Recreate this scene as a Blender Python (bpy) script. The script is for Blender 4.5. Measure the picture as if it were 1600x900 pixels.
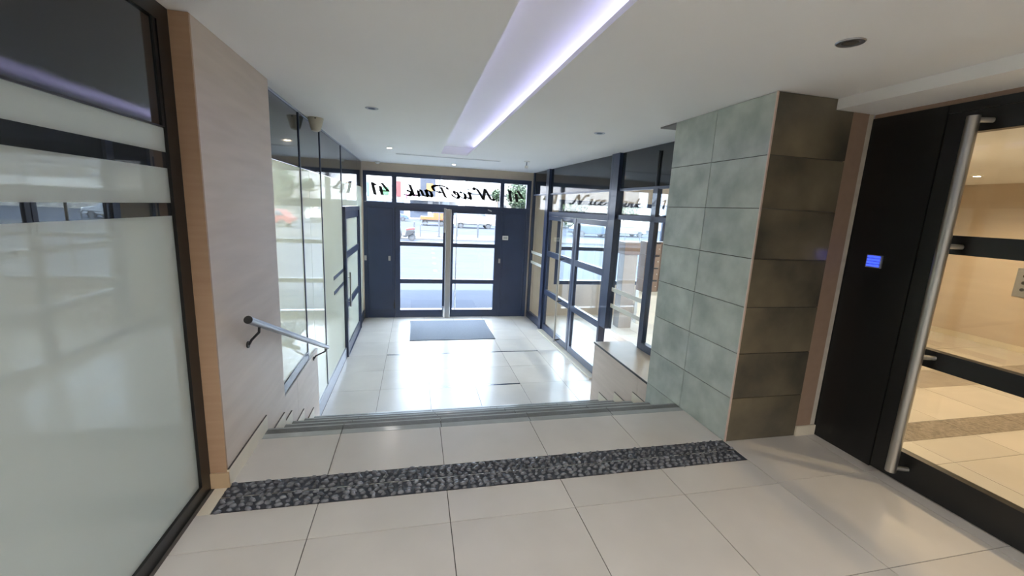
import bpy, bmesh, math, random
from mathutils import Vector, Matrix
random.seed(7)
S = bpy.context.scene
for o in list(bpy.data.objects): bpy.data.objects.remove(o)
C = S.collection

# ---------------------------------------------------------------- camera
H = 1.55
F = 660.0
def cam_axes(yaw, pitch, roll):
    cy, sy = math.cos(yaw), math.sin(yaw)
    right = Vector((cy, -sy, 0)); f0 = Vector((sy, cy, 0)); u0 = Vector((0, 0, 1))
    f = f0*math.cos(pitch) - u0*math.sin(pitch); up = u0*math.cos(pitch) + f0*math.sin(pitch)
    x = right*math.cos(roll) - up*math.sin(roll); u = up*math.cos(roll) + right*math.sin(roll)
    return x, u, f
cx_, cu_, cf_ = cam_axes(math.radians(13.2), math.radians(10.64), math.radians(-2.78))
cd = bpy.data.cameras.new('camera'); cam = bpy.data.objects.new('camera', cd); C.objects.link(cam)
cd.sensor_width = 36; cd.lens = F/1600*36; cd.clip_start = 0.05; cd.clip_end = 400
cam.matrix_world = Matrix(((cx_.x, cu_.x, -cf_.x, 0), (cx_.y, cu_.y, -cf_.y, 0), (cx_.z, cu_.z, -cf_.z, H), (0, 0, 0, 1)))
S.camera = cam

# ---------------------------------------------------------------- world, sun, exposure
W = bpy.data.worlds.new('sky'); S.world = W; W.use_nodes = True
wn = W.node_tree.nodes; wn.clear()
wo = wn.new('ShaderNodeOutputWorld'); wb = wn.new('ShaderNodeBackground')
wb.inputs[0].default_value = (0.68, 0.82, 1.0, 1); wb.inputs[1].default_value = 3.3
W.node_tree.links.new(wb.outputs[0], wo.inputs[0])
sl = bpy.data.lights.new('sun', 'SUN'); sl.energy = 4.0; sl.angle = math.radians(1.0); sl.color = (1.0, 0.95, 0.86)
sun = bpy.data.objects.new('sun', sl); C.objects.link(sun)
sun.rotation_euler = Vector((0.45, 0.62, -0.85)).to_track_quat('-Z', 'Y').to_euler()   # from behind the building, over its roof
S.view_settings.view_transform = 'Standard'; S.view_settings.look = 'None'
S.view_settings.gamma = 1.0; S.view_settings.use_curve_mapping = False
S.view_settings.exposure = 2.5

# ---------------------------------------------------------------- materials
MATS = {}
def mat(name, col, rough=0.5, metal=0.0, var=0.0, scale=3.0, bump=0.0, bscale=80, coat=0.0, ior=1.5, col2=None, stretch=None, rand=0.0, emit=None, estr=0, detail=6, spec=0.5, coords='Object'):
    if name in MATS: return MATS[name]
    m = bpy.data.materials.new(name); m.use_nodes = True
    nt = m.node_tree; n = nt.nodes; b = n['Principled BSDF']; L = nt.links.new
    b.inputs['Base Color'].default_value = (*col, 1); b.inputs['Roughness'].default_value = rough
    b.inputs['Metallic'].default_value = metal; b.inputs['IOR'].default_value = ior
    b.inputs['Coat Weight'].default_value = coat; b.inputs['Coat Roughness'].default_value = 0.03
    b.inputs['Specular IOR Level'].default_value = spec
    if emit: b.inputs['Emission Color'].default_value = (*emit, 1); b.inputs['Emission Strength'].default_value = estr
    if var or bump or col2 or rand:
        tc = n.new('ShaderNodeTexCoord'); mp = n.new('ShaderNodeMapping')
        if coords == 'World':
            g = n.new('ShaderNodeNewGeometry'); L(g.outputs['Position'], mp.inputs[0])
        else: L(tc.outputs['Object'], mp.inputs[0])
        if stretch: mp.inputs['Scale'].default_value = stretch
        oi = n.new('ShaderNodeObjectInfo')
        no = n.new('ShaderNodeTexNoise'); no.noise_dimensions = '4D'; no.inputs['Scale'].default_value = scale; no.inputs['Detail'].default_value = detail
        mul = n.new('ShaderNodeMath'); mul.operation = 'MULTIPLY'; mul.inputs[1].default_value = 37.0 if coords != 'World' else 0.0
        L(oi.outputs['Random'], mul.inputs[0]); L(mul.outputs[0], no.inputs['W']); L(mp.outputs[0], no.inputs['Vector'])
        rp = n.new('ShaderNodeValToRGB')
        c2 = col2 if col2 else tuple(c*(1-var) for c in col); c1 = col if col2 else tuple(min(1, c*(1+var)) for c in col)
        rp.color_ramp.elements[0].position = 0.32; rp.color_ramp.elements[1].position = 0.68
        rp.color_ramp.elements[0].color = (*c2, 1); rp.color_ramp.elements[1].color = (*c1, 1)
        L(no.outputs['Fac'], rp.inputs[0])
        out = rp.outputs[0]
        if rand:
            hs = n.new('ShaderNodeHueSaturation'); ad = n.new('ShaderNodeMath'); ad.operation = 'MULTIPLY_ADD'
            ad.inputs[1].default_value = rand; ad.inputs[2].default_value = 1-rand/2
            L(oi.outputs['Random'], ad.inputs[0]); L(ad.outputs[0], hs.inputs['Value']); L(out, hs.inputs['Color']); out = hs.outputs[0]
        L(out, b.inputs['Base Color'])
        if bump:
            n2 = n.new('ShaderNodeTexNoise'); n2.inputs['Scale'].default_value = bscale; L(mp.outputs[0], n2.inputs['Vector'])
            bp = n.new('ShaderNodeBump'); bp.inputs['Strength'].default_value = bump; bp.inputs['Distance'].default_value = 0.01
            L(n2.outputs['Fac'], bp.inputs['Height']); L(bp.outputs[0], b.inputs['Normal'])
    MATS[name] = m; return m
def glass(name, tint=(0.93, 0.97, 0.96), ior=1.5, rough=0.0, haze=0.0):
    if name in MATS: return MATS[name]
    m = bpy.data.materials.new(name); m.use_nodes = True; nt = m.node_tree; n = nt.nodes; n.clear(); L = nt.links.new
    o = n.new('ShaderNodeOutputMaterial'); mx = n.new('ShaderNodeMixShader'); tr = n.new('ShaderNodeBsdfTransparent'); gl = n.new('ShaderNodeBsdfGlossy')
    tr.inputs[0].default_value = (*tint, 1); gl.inputs['Roughness'].default_value = rough
    fr = n.new('ShaderNodeFresnel'); g = n.new('ShaderNodeNewGeometry'); mi = n.new('ShaderNodeMath'); mi.operation = 'MULTIPLY_ADD'
    mi.inputs[1].default_value = 1/ior-ior; mi.inputs[2].default_value = ior
    L(g.outputs['Backfacing'], mi.inputs[0]); L(mi.outputs[0], fr.inputs['IOR'])
    L(fr.outputs[0], mx.inputs[0]); L(tr.outputs[0], mx.inputs[1]); L(gl.outputs[0], mx.inputs[2])
    if haze:
        m2 = n.new('ShaderNodeMixShader'); df = n.new('ShaderNodeBsdfDiffuse'); df.inputs[0].default_value = (.8, .85, .9, 1); m2.inputs[0].default_value = haze
        L(mx.outputs[0], m2.inputs[1]); L(df.outputs[0], m2.inputs[2]); L(m2.outputs[0], o.inputs[0])
    else: L(mx.outputs[0], o.inputs[0])
    MATS[name] = m; return m

def frosted(name, col, trans, ior=1.5, rough=.03):
    m = bpy.data.materials.new(name); m.use_nodes = True; nt = m.node_tree; n = nt.nodes; n.clear(); L = nt.links.new
    o = n.new('ShaderNodeOutputMaterial'); mx = n.new('ShaderNodeMixShader'); m2 = n.new('ShaderNodeMixShader'); df = n.new('ShaderNodeBsdfDiffuse'); tl = n.new('ShaderNodeBsdfTranslucent'); gl = n.new('ShaderNodeBsdfGlossy')
    no = n.new('ShaderNodeTexNoise'); no.inputs['Scale'].default_value = 1.5; rp = n.new('ShaderNodeValToRGB')
    rp.color_ramp.elements[0].color = (*[c*.98 for c in col], 1); rp.color_ramp.elements[1].color = (*col, 1); L(no.outputs['Fac'], rp.inputs[0])
    L(rp.outputs[0], df.inputs[0]); L(rp.outputs[0], tl.inputs[0]); m2.inputs[0].default_value = trans; L(df.outputs[0], m2.inputs[1]); L(tl.outputs[0], m2.inputs[2])
    gl.inputs['Roughness'].default_value = rough
    fr = n.new('ShaderNodeFresnel'); g = n.new('ShaderNodeNewGeometry'); mi = n.new('ShaderNodeMath'); mi.operation = 'MULTIPLY_ADD'
    mi.inputs[1].default_value = 1/ior-ior; mi.inputs[2].default_value = ior
    L(g.outputs['Backfacing'], mi.inputs[0]); L(mi.outputs[0], fr.inputs['IOR']); L(fr.outputs[0], mx.inputs[0]); L(m2.outputs[0], mx.inputs[1]); L(gl.outputs[0], mx.inputs[2]); L(mx.outputs[0], o.inputs[0])
    return m
M_tile = mat('floor porcelain', (0.60, 0.565, 0.52), 0.26, var=0.06, scale=2.2, rand=0.05)
M_grout = mat('grout', (0.10, 0.09, 0.08), 0.9, var=0.1, scale=30)
M_nose = mat('nosing stone', (0.36, 0.38, 0.37), 0.14, var=0.08, scale=9)
M_groove = mat('nosing groove', (0.10, 0.105, 0.105), 0.5, var=0.1, scale=40)
M_skirt = mat('skirting tile', (0.76, 0.69, 0.56), 0.3, var=0.05, scale=6)
M_wood = mat('beige wall tile', (0.72, 0.615, 0.535), 0.42, col2=(0.64, 0.54, 0.465), scale=2.0, stretch=(1, 1, 9), detail=8)
M_post = mat('tan wall edge', (0.50, 0.33, 0.21), 0.45, col2=(0.45, 0.29, 0.18), scale=3, stretch=(1, 1, 12))
M_pil = mat('brown paint', (0.32, 0.22, 0.16), 0.6, var=0.05, scale=20)
M_paint = mat('beige paint', (0.56, 0.47, 0.38), 0.65, var=0.03, scale=12)
M_ceil = mat('ceiling paint', (0.88, 0.88, 0.875), 0.75, var=0.012, scale=1.3)
M_wall = mat('white wall', (0.78, 0.75, 0.70), 0.7, var=0.02, scale=5)
M_frame = mat('navy black metal', (0.023, 0.037, 0.083), 0.3, var=0.15, scale=2, coat=0.25)
M_black = mat('black metal', (0.008, 0.0085, 0.009), 0.32, var=0.2, scale=3)
M_band = mat('dark enamelled glass', (0.020, 0.027, 0.036), 0.06, var=0.1, scale=1, ior=1.6)
M_frost = frosted('frosted glass', (0.62, 0.655, 0.63), .45, 1.5, .03)
M_frost2 = frosted('pale back glass', (0.85, 0.89, 0.82), .5, 1.6, .012)
M_clearstrip = mat('clear dark glass', (0.035, 0.04, 0.045), 0.0, var=0.05, ior=2.0)
M_steel = mat('brushed steel', (0.50, 0.485, 0.46), 0.34, metal=1.0, var=0.05, scale=60, stretch=(1, 1, .05))
M_alu = mat('grey aluminium', (0.42, 0.44, 0.48), 0.35, metal=0.85, var=0.05, scale=40)
M_rail = mat('rail grey metal', (0.36, 0.38, 0.42), 0.3, metal=0.7, var=0.04, scale=30)
M_dark = mat('black plastic', (0.015, 0.015, 0.017), 0.45, var=0.1, scale=20)
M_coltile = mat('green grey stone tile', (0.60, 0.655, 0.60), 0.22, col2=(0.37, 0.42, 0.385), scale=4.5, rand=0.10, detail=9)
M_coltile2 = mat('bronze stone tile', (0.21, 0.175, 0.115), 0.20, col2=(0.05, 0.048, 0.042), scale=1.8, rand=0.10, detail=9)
M_edge = mat('edge trim', (0.72, 0.56, 0.48), 0.35, metal=0.4, var=0.03, scale=20)
M_trimw = mat('chipped white trim', (0.62, 0.58, 0.50), 0.6, col2=(0.50, 0.46, 0.40), scale=14)
M_peb = mat('pebble', (0.24, 0.245, 0.27), 0.20, col2=(0.085, 0.089, 0.10), scale=22, coords='World', detail=2, rand=0.3)
M_pebbed = mat('pebble mortar', (0.046, 0.053, 0.068), 0.6, var=0.12, scale=90)
M_mat = mat('door mat', (0.17, 0.19, 0.23), 0.85, var=0.18, scale=140, bump=0.6, bscale=500)
M_white = mat('white plastic', (0.80, 0.79, 0.75), 0.4, var=0.02, scale=20)
M_cream = mat('cream plastic', (0.56, 0.52, 0.42), 0.45, var=0.03, scale=20)
M_stripe = mat('white film stripe', (0.86, 0.86, 0.78), 0.5, var=0.02, scale=10)
M_ink = mat('black lettering film', (0.012, 0.012, 0.014), 0.4, var=0.1, scale=10)
M_glass = glass('clear glass')
M_glassd = glass('transom glass', (0.97, 0.985, 1.0))
M_led = mat('led strip', (0.8, 0.8, 1), 0.5, emit=(0.60, 0.58, 1.0), estr=2.0, var=.01)
M_lamp = mat('lit lamp lens', (1, .95, .85), 0.4, emit=(1.0, 0.80, 0.55), estr=12, var=.01)
M_lampoff = mat('unlit lamp lens', (0.10, 0.09, 0.08), 0.25, var=.05)
M_key = mat('keypad blue light', (.05, .08, .5), 0.4, emit=(0.045, 0.09, 1.0), estr=.30, var=.01)
M_mailbox = mat('brown mailbox metal', (0.20, 0.135, 0.105), 0.4, var=0.05, scale=12)
M_inlay = mat('floor inlay metal', (0.30, 0.33, 0.38), 0.16, metal=0.9, var=0.05, scale=30)
M_marble = mat('ledge stone', (0.36, 0.31, 0.255), 0.3, var=0.05, scale=5)

# ---------------------------------------------------------------- mesh helpers
class MB:
    def __init__(s): s.v = []; s.f = []
    def box(s, x0, x1, y0, y1, z0, z1):
        if x0 > x1: x0, x1 = x1, x0
        if y0 > y1: y0, y1 = y1, y0
        if z0 > z1: z0, z1 = z1, z0
        b = len(s.v)
        s.v += [(x0, y0, z0), (x1, y0, z0), (x1, y1, z0), (x0, y1, z0), (x0, y0, z1), (x1, y0, z1), (x1, y1, z1), (x0, y1, z1)]
        s.f += [tuple(b+i for i in q) for q in ((0, 3, 2, 1), (4, 5, 6, 7), (0, 1, 5, 4), (1, 2, 6, 5), (2, 3, 7, 6), (3, 0, 4, 7))]
        return s
    def prism(s, pts, axis, a0, a1):
        # pts: 2d polygon; axis 'x' -> (y,z), 'y' -> (x,z), 'z' -> (x,y)
        def P(p, a): return (a, p[0], p[1]) if axis == 'x' else ((p[0], a, p[1]) if axis == 'y' else (p[0], p[1], a))
        b = len(s.v); n = len(pts)
        s.v += [P(p, a0) for p in pts]+[P(p, a1) for p in pts]
        s.f += [tuple(range(b, b+n)), tuple(range(b+2*n-1, b+n-1, -1))]
        s.f += [(b+i, b+n+i, b+n+(i+1) % n, b+(i+1) % n) for i in range(n)]
        return s
    def tube(s, p0, p1, r0, r1=None, n=14, cap=True):
        r1 = r0 if r1 is None else r1
        p0 = Vector(p0); p1 = Vector(p1); d = (p1-p0).normalized()
        a = d.orthogonal().normalized(); c = d.cross(a); b = len(s.v)
        for p, r in ((p0, r0), (p1, r1)):
            for i in range(n):
                t = 2*math.pi*i/n; q = p+a*math.cos(t)*r+c*math.sin(t)*r; s.v.append(tuple(q))
        s.f += [(b+i, b+(i+1) % n, b+n+(i+1) % n, b+n+i) for i in range(n)]
        if cap: s.f += [tuple(range(b+n-1, b-1, -1)), tuple(range(b+n, b+2*n))]
        return s
    def path(s, pts, r, n=10):
        for a, b in zip(pts, pts[1:]): s.tube(a, b, r, n=n)
        for p in pts[1:-1]: s.ball(p, r)
        return s
    def ball(s, c, r, sx=1, sy=1, sz=1, nu=10, nv=6):
        b = len(s.v)
        for j in range(1, nv):
            ph = math.pi*j/nv
            for i in range(nu):
                t = 2*math.pi*i/nu
                s.v.append((c[0]+r*sx*math.sin(ph)*math.cos(t), c[1]+r*sy*math.sin(ph)*math.sin(t), c[2]+r*sz*math.cos(ph)))
        top = len(s.v); s.v.append((c[0], c[1], c[2]+r*sz)); bot = len(s.v); s.v.append((c[0], c[1], c[2]-r*sz))
        for j in range(nv-2):
            for i in range(nu):
                s.f.append((b+j*nu+i, b+(j+1)*nu+i, b+(j+1)*nu+(i+1) % nu, b+j*nu+(i+1) % nu))
        for i in range(nu):
            s.f.append((top, b+i, b+(i+1) % nu)); e = b+(nv-2)*nu; s.f.append((bot, e+(i+1) % nu, e+i))
        return s
    def lathe(s, c, prof, n=24, axis='z'):
        b = len(s.v)
        for r, h in prof:
            for i in range(n):
                t = 2*math.pi*i/n; u, w = r*math.cos(t), r*math.sin(t)
                s.v.append((c[0]+u, c[1]+w, c[2]+h) if axis == 'z' else ((c[0]+h, c[1]+u, c[2]+w) if axis == 'x' else (c[0]+u, c[1]+h, c[2]+w)))
        for j in range(len(prof)-1):
            for i in range(n): s.f.append((b+j*n+i, b+j*n+(i+1) % n, b+(j+1)*n+(i+1) % n, b+(j+1)*n+i))
        return s
    def frame(s, plane, a0, a1, b0, b1, z0, z1, w, wb=None, wt=None):
        # rectangular frame; plane 'x': a = depth range in X, b along Y ; 'y': a depth in Y, b along X
        wb = w if wb is None else wb; wt = w if wt is None else wt
        def bx(u0, u1, q0, q1):
            if plane == 'x': s.box(a0, a1, u0, u1, q0, q1)
            else: s.box(u0, u1, a0, a1, q0, q1)
        bx(b0, b0+w, z0, z1); bx(b1-w, b1, z0, z1); bx(b0+w, b1-w, z0, z0+wb); bx(b0+w, b1-w, z1-wt, z1)
        return s
def link_mesh(name, mb, m, bevel=0.0, smooth=False, fix=True):
    vs = [Vector(v) for v in mb.v]
    lo = Vector((min(v.x for v in vs), min(v.y for v in vs), min(v.z for v in vs))); hi = Vector((max(v.x for v in vs), max(v.y for v in vs), max(v.z for v in vs)))
    c = Vector(((lo.x+hi.x)/2, (lo.y+hi.y)/2, lo.z))
    me = bpy.data.meshes.new(name); me.from_pydata([tuple(v-c) for v in vs], [], mb.f)
    if fix:
        bm = bmesh.new(); bm.from_mesh(me); bmesh.ops.recalc_face_normals(bm, faces=bm.faces); bm.to_mesh(me); bm.free()
    if smooth:
        for p in me.polygons: p.use_smooth = True
        me.set_sharp_from_angle(angle=math.radians(35))
    me.materials.append(m)
    o = bpy.data.objects.new(name, me); C.objects.link(o); o.location = c
    if bevel:
        b = o.modifiers.new('bevel', 'BEVEL'); b.width = bevel; b.segments = 2; b.limit_method = 'ANGLE'
    return o
def abs_loc(o):
    l = Vector(o.location)
    while o.parent: o = o.parent; l += o.location
    return l
def part(name, mb, m, parent, bevel=0.0, smooth=False, label=None, kind=None):
    o = link_mesh(name, mb, m, bevel, smooth)
    if parent is not None: o.location = o.location-abs_loc(parent); o.parent = parent
    if label: o['label'] = label
    if kind: o['kind'] = kind
    return o
def tag(o, label=None, cat=None, group=None, kind=None):
    if label: o['label'] = label
    if cat: o['category'] = cat
    if group: o['group'] = group
    if kind: o['kind'] = kind
    return o
def thing(name, label, cat, loc, group=None, kind=None):
    o = bpy.data.objects.new(name, None); C.objects.link(o); o.location = loc; o.empty_display_size = 0.1
    return tag(o, label, cat, group, kind)
def whole(name, mb, m, label, cat, group=None, kind=None, bevel=0, smooth=False):
    return tag(link_mesh(name, mb, m, bevel, smooth), label, cat, group, kind)
def struct(name, mb, m, label, cat, bevel=0): return whole(name, mb, m, label, cat, kind='structure', bevel=bevel)
def B(*a): return MB().box(*a)
def copy_tree(o, loc, label=None, rz=None, parent=None):
    c = o.copy(); C.objects.link(c); c.location = loc
    if parent is not None: c.parent = parent
    if rz is not None: c.rotation_euler.z = rz
    if label: c['label'] = label
    for ch in o.children:
        d = copy_tree(ch, ch.location.copy(), parent=c)
    return c

# ---------------------------------------------------------------- levels
ZF = -0.868           # lower hall floor
ZC = 2.33             # ceiling
YD = 9.13             # entrance door plane
XL, XLG = -0.977, -1.03
NOS = [2.93+0.38*k for k in range(5)]
RIS = 0.868/5
JG = 0.0022

# ================================================================ SETTING
# ---- upper landing floor
fl = thing('floor', 'pale beige tiled upper landing floor', 'floor', (0, 0, -0.05), kind='structure')
part('grout_bed', MB().box(-1.3, 7.95, -3.0, 2.80, -0.30, -0.004).box(3.02, 7.95, 2.80, 3.45, -0.30, -0.004).box(5.2, 7.95, 3.45, 5.2, -0.30, -0.004), M_grout, fl)
def tiles(parent, xs, ys, z, name='floor_tile', m=None, th=0.012, skip=None):
    cache = {}
    for i in range(len(xs)-1):
        for j in range(len(ys)-1):
            if skip and skip(i, j): continue
            x0, x1, y0, y1 = xs[i]+JG, xs[i+1]-JG, ys[j]+JG, ys[j+1]-JG
            key = (round(x1-x0, 3), round(y1-y0, 3))
            if key in cache:
                o = bpy.data.objects.new(name, cache[key]); C.objects.link(o); o.parent = parent
                o.location = Vector(((x0+x1)/2, (y0+y1)/2, z-th))-abs_loc(parent)
            else:
                o = part(name, B(x0, x1, y0, y1, z-th, z), m or M_tile, parent); cache[key] = o.data
xs_up = [-1.04, -0.482, 0.18, 0.842, 1.503, 2.145]
tiles(fl, xs_up, [2.345, 2.80], 0)
tiles(fl, xs_up, [-2.48, -1.86, -1.24, -0.62, 0.0, 0.62, 1.24, 1.86, 2.105], 0)
tiles(fl, [2.145, 2.83, 2.925], [-2.48, -1.86, -1.24, -0.62, 0.0, 0.62, 1.24, 1.875, 2.345], 0)
tiles(fl, [-1.04, -0.977], [2.105, 2.345], 0, 'border_tile', M_skirt)
# corridor floor beyond the right glass door
cf = thing('floor', 'warm lit beige tiled corridor floor behind right glass door', 'floor', (5.4, 1, -0.05), kind='structure')
xs_c = [2.925, 3.58, 4.24, 4.90, 5.56, 6.22, 6.88, 7.80]
tiles(cf, xs_c, [-1.86, -1.24, -0.62, 0.0, 0.62, 1.24, 1.86, 2.13], 0)
tiles(cf, xs_c, [2.36, 2.92], 0)
tiles(cf, [5.22, 5.56, 6.22, 6.88, 7.80], [3.32, 3.95, 4.57, 5.2], 0)
tiles(cf, xs_c, [2.13, 2.36], -0.001, 'grey_band_tile', mat('grey brown pebble band', (0.26, 0.22, 0.185), 0.6, var=0.35, scale=45, bump=.5, bscale=90))
tiles(cf, xs_c, [2.92, 3.32], -0.001, 'grey_band_tile', mat('grey stone band', (0.34, 0.30, 0.26), 0.4, var=0.1, scale=8))
# ---- pebble strip
ps = thing('pebble_strip', 'dark grey pebble inlay strip across the upper landing floor', 'floor inlay', (0.58, 2.225, -0.02), kind='structure')
part('mortar_bed', B(-0.977, 2.143, 2.107, 2.343, -0.03, -0.002), M_pebbed, ps)
part('divider_bar', B(-0.977, 2.143, 2.2215, 2.2265, -0.02, 0.001), M_steel, ps)
part('edge_bar', B(-0.977, 2.143, 2.105, 2.108, -0.02, 0.0), M_dark, ps); part('edge_bar', B(-0.977, 2.143, 2.342, 2.345, -0.02, 0.0), M_dark, ps)
pm = []
for k in range(6):
    bm = bmesh.new(); bmesh.ops.create_icosphere(bm, subdivisions=1, radius=1)
    bmesh.ops.subdivide_edges(bm, edges=bm.edges, cuts=1, smooth=1.0)
    for v in bm.verts:
        v.co *= 1+random.uniform(-.10, .10); v.co.x *= 0.0175; v.co.y *= 0.0098; v.co.z *= 0.0105
    for f in bm.faces: f.smooth = True
    me = bpy.data.meshes.new('pebble'); bm.to_mesh(me); bm.free(); me.materials.append(M_peb); pm.append(me)
spots = []
for lane in ((2.1215, 2.207), (2.2405, 2.327)):
    for r in range(4):
        y0 = lane[0]+(lane[1]-lane[0])*r/3
        x = -0.965+random.uniform(0, .03)
        while x < 2.13:
            spots.append((x, y0+random.uniform(-.008, .008), random.choice((0.7, .8, .9, 1.0, 1.1)))); x += random.uniform(0.036, 0.054)
spots.sort(key=lambda s: (s[0]-.3)**2*0.12+(s[1])**2)
rest = MB()
for k, (x, y, sc) in enumerate(spots):
    me = random.choice(pm); a = random.gauss(0, .38)
    if k < 300:
        o = bpy.data.objects.new('pebble', me); C.objects.link(o); o.parent = ps
        o.location = Vector((x, y, 0.0))-ps.location; o.rotation_euler = (0, 0, a); o.scale = (sc, sc*random.uniform(.85, 1.2), 1)
    else:
        b = len(rest.v); ca, sa = math.cos(a), math.sin(a)
        for v in me.vertices:
            u, w = v.co.x*sc, v.co.y*sc; rest.v.append((x+u*ca-w*sa, y+u*sa+w*ca, v.co.z))
        rest.f += [tuple(b+i for i in p.vertices) for p in me.polygons]
o = part('pebbles', rest, M_peb, ps, kind='stuff', smooth=True)
for p in o.data.polygons: p.use_smooth = True
# ---- stairs
st = thing('stairs', 'five beige tiled stairs with grooved grey nosings going down to the hall', 'stairs', (0.6, 3.6, ZF), kind='structure')
for k in range(5):
    z = -RIS*k; y1 = NOS[k]; y0 = 2.80 if k == 0 else NOS[k-1]
    xa, xb = (XL, 2.145) if y1 < 3.32 else (XLG, 2.2)
    part('step_core', B(xa+.002, xb-.002, y0-(.10 if k else 0), y1-0.012, ZF+.004*k, z-0.014), M_grout, st)
    part('riser', B(xa+.001, xb-.001, y1-0.012, y1-.002, z-RIS+.001, z-0.016), M_tile, st)
    xs = [xa, -0.482, 0.19, 0.85, 1.52, xb]
    for i in range(5):
        a, b = xs[i]+JG, xs[i+1]-JG
        nt_ = part('nosing_tile', B(a, b, y1-0.13, y1+0.006, z-0.016, z), M_nose, st, bevel=.002)
        g = MB()
        for q in range(6): g.box(a, b, y1-0.070+q*0.010, y1-0.065+q*0.010, z-0.002, z+0.0012)
        part('groove', g, M_groove, nt_)
        if k: part('tread_tile', B(a, b, y0+.001, y1-0.133, z-0.014, z), M_tile, st)
    # skirting on both sides
    for xs_, xe_, ya_ in ((xa, xa+.011, y0 if k else 2.32), (xb-.011, xb, max(y0, 3.375))):
        if y1 < ya_+.05 or (xs_ > 0 and k < 2): continue
        q = part('skirting', B(xs_, xe_, ya_, y1, z, z+0.10), M_skirt, st)
        part('joint', MB().box(xs_+.001, xe_-.002, ya_, y1, z+.10, z+.1025).box(xs_+.001, xe_-.002, y1, y1+.002, z+.005, z+.1025), M_grout, q)
# ---- lower hall floor
lf = thing('floor', 'pale glossy beige tiled lower hall floor in front of the entrance doors', 'floor', (0.76, 6.8, ZF-.05), kind='structure')
part('grout_bed', MB().box(-1.2, 2.7, 4.40, 9.30, ZF-.3, ZF-.004).box(2.7, 7.95, 3.4, 9.30, ZF-.3, ZF-.004), M_grout, lf)
tiles(lf, [-1.03, -0.435, 0.20, 0.82, 1.455, 2.10, 2.56], [4.45, 4.80, 5.43, 6.09, 6.76, 7.42, 8.10, 8.75, 9.25], ZF)
lf2 = thing('floor', 'bright tiled floor of the side lobby behind the glass partition', 'floor', (5, 6.8, ZF-.05), kind='structure')
tiles(lf2, [2.56, 3.2, 3.85, 4.5, 5.15, 5.8, 6.45, 7.1, 7.75], [3.45, 4.15, 4.80, 5.43, 6.09, 6.76, 7.42, 8.10, 8.75, 9.25], ZF)
whole('floor_slot', B(-0.43, 2.10, 6.745, 6.775, ZF-.006, ZF+.0012), M_inlay, 'long thin dark metal strip set in the lower floor nearer the doors', 'floor strip', 'metal strips in the lower floor')
whole('floor_slot', B(0.20, 1.455, 5.405, 5.440, ZF-.006, ZF+.0012), M_inlay, 'short thin metal strip set in the lower floor nearer the stairs', 'floor strip', 'metal strips in the lower floor')
dm = thing('door_mat', 'grey blue rectangular entrance mat on the floor before the glass doors', 'mat', (0.69, 8.13, ZF))
part('pile', B(-0.075, 1.465, 7.48, 8.79, ZF, ZF+.010), M_mat, dm)
part('border', MB().box(-0.09, -0.075, 7.465, 8.805, ZF, ZF+.007).box(1.465, 1.48, 7.465, 8.805, ZF, ZF+.007).box(-0.075, 1.465, 7.465, 7.48, ZF, ZF+.007).box(-0.075, 1.465, 8.79, 8.805, ZF, ZF+.007), M_dark, dm)
# ---- ceiling with recessed light slot
SX0, SX1, SY1 = 0.385, 0.80, 6.88
c_ = MB().box(-3.0, SX0, -3.0, 9.3, ZC, ZC+.03).box(SX1, 2.95, -3.0, 9.3, ZC, ZC+.03).box(SX0, SX1, SY1, 9.3, ZC, ZC+.03)
c_.box(2.95, 8.0, 3.45, 9.3, ZC, ZC+.03)
struct('ceiling', c_, M_ceil, 'white painted ceiling with a long recessed light slot', 'ceiling')
rc = MB().box(0.12, 1.06, -3.0, 6.89, ZC+.12, ZC+.16).box(0.10, 0.12, -3.0, 6.89, ZC+.03, ZC+.16).box(1.06, 1.08, -3.0, 6.89, ZC+.03, ZC+.16).box(.1, 1.08, 6.885, 6.90, ZC+.03, ZC+.16)
struct('ceiling', rc, M_ceil, 'white upper panel inside the long ceiling light slot', 'ceiling')
whole('led_strip', B(0.915, 0.935, -2.6, 6.75, ZC+.032, ZC+.040), M_led, 'violet blue led strip hidden along the right lip of the ceiling slot', 'led strip', 'led strips in the ceiling slot')
whole('led_strip', B(0.250, 0.262, -2.6, 6.75, ZC+.032, ZC+.037), M_led, 'violet blue led strip hidden along the left lip of the ceiling slot', 'led strip', 'led strips in the ceiling slot')
struct('ceiling', B(-3, 8.2, -3.2, 9.35, ZC+.18, ZC+.45), M_ceil, 'roof slab over the entrance hall', 'ceiling')
struct('ceiling', MB().box(3.0, 7.8, -3.0, 3.36, 2.20, 2.30).box(5.3, 7.8, 3.36, 5.2, 2.20, 2.30), M_ceil, 'white corridor ceiling behind right glass door', 'ceiling')
struct('trim_1', B(2.60, 2.99, -3, 2.327, 2.262, ZC-.001), M_ceil, 'white ceiling soffit along the top of the right black door', 'trim')
# ---- walls
struct('wall_left', MB().box(-1.25, XL, 2.332, 3.36, -0.4, ZC-.001), M_wood, 'beige wood grained tile wall at the head of the stairs', 'wall')
struct('trim_2', MB().box(-1.056, XL, 2.318, 2.3315, 0.088, ZC-.001), M_post, 'narrow tan wall end beside the frosted glass', 'trim')
struct('baseboard_left', MB().box(-1.056, XL+.012, 2.308, 2.3175, 0, .088), mat('tan skirting', (0.58, .42, .26), .4, var=.05, scale=8), 'small tan baseboard at the foot of the narrow wall end', 'baseboard', bevel=.002)
lw = thing('wall_left', 'low beige tiled stringer wall beside the left of the stairs', 'wall', (-1.04, 4.0, ZF), kind='structure')
part('wall_slab', B(-1.20, XLG, 3.362, 3.916, ZF, -0.052), M_wood, lw); part('wall_slab', B(-1.20, XLG, 3.919, 4.735, ZF, -0.052), M_wood, lw)
part('coping', B(-1.20, XLG+.003, 3.362, 4.74, -0.05, -0.040), M_marble, lw)
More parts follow.
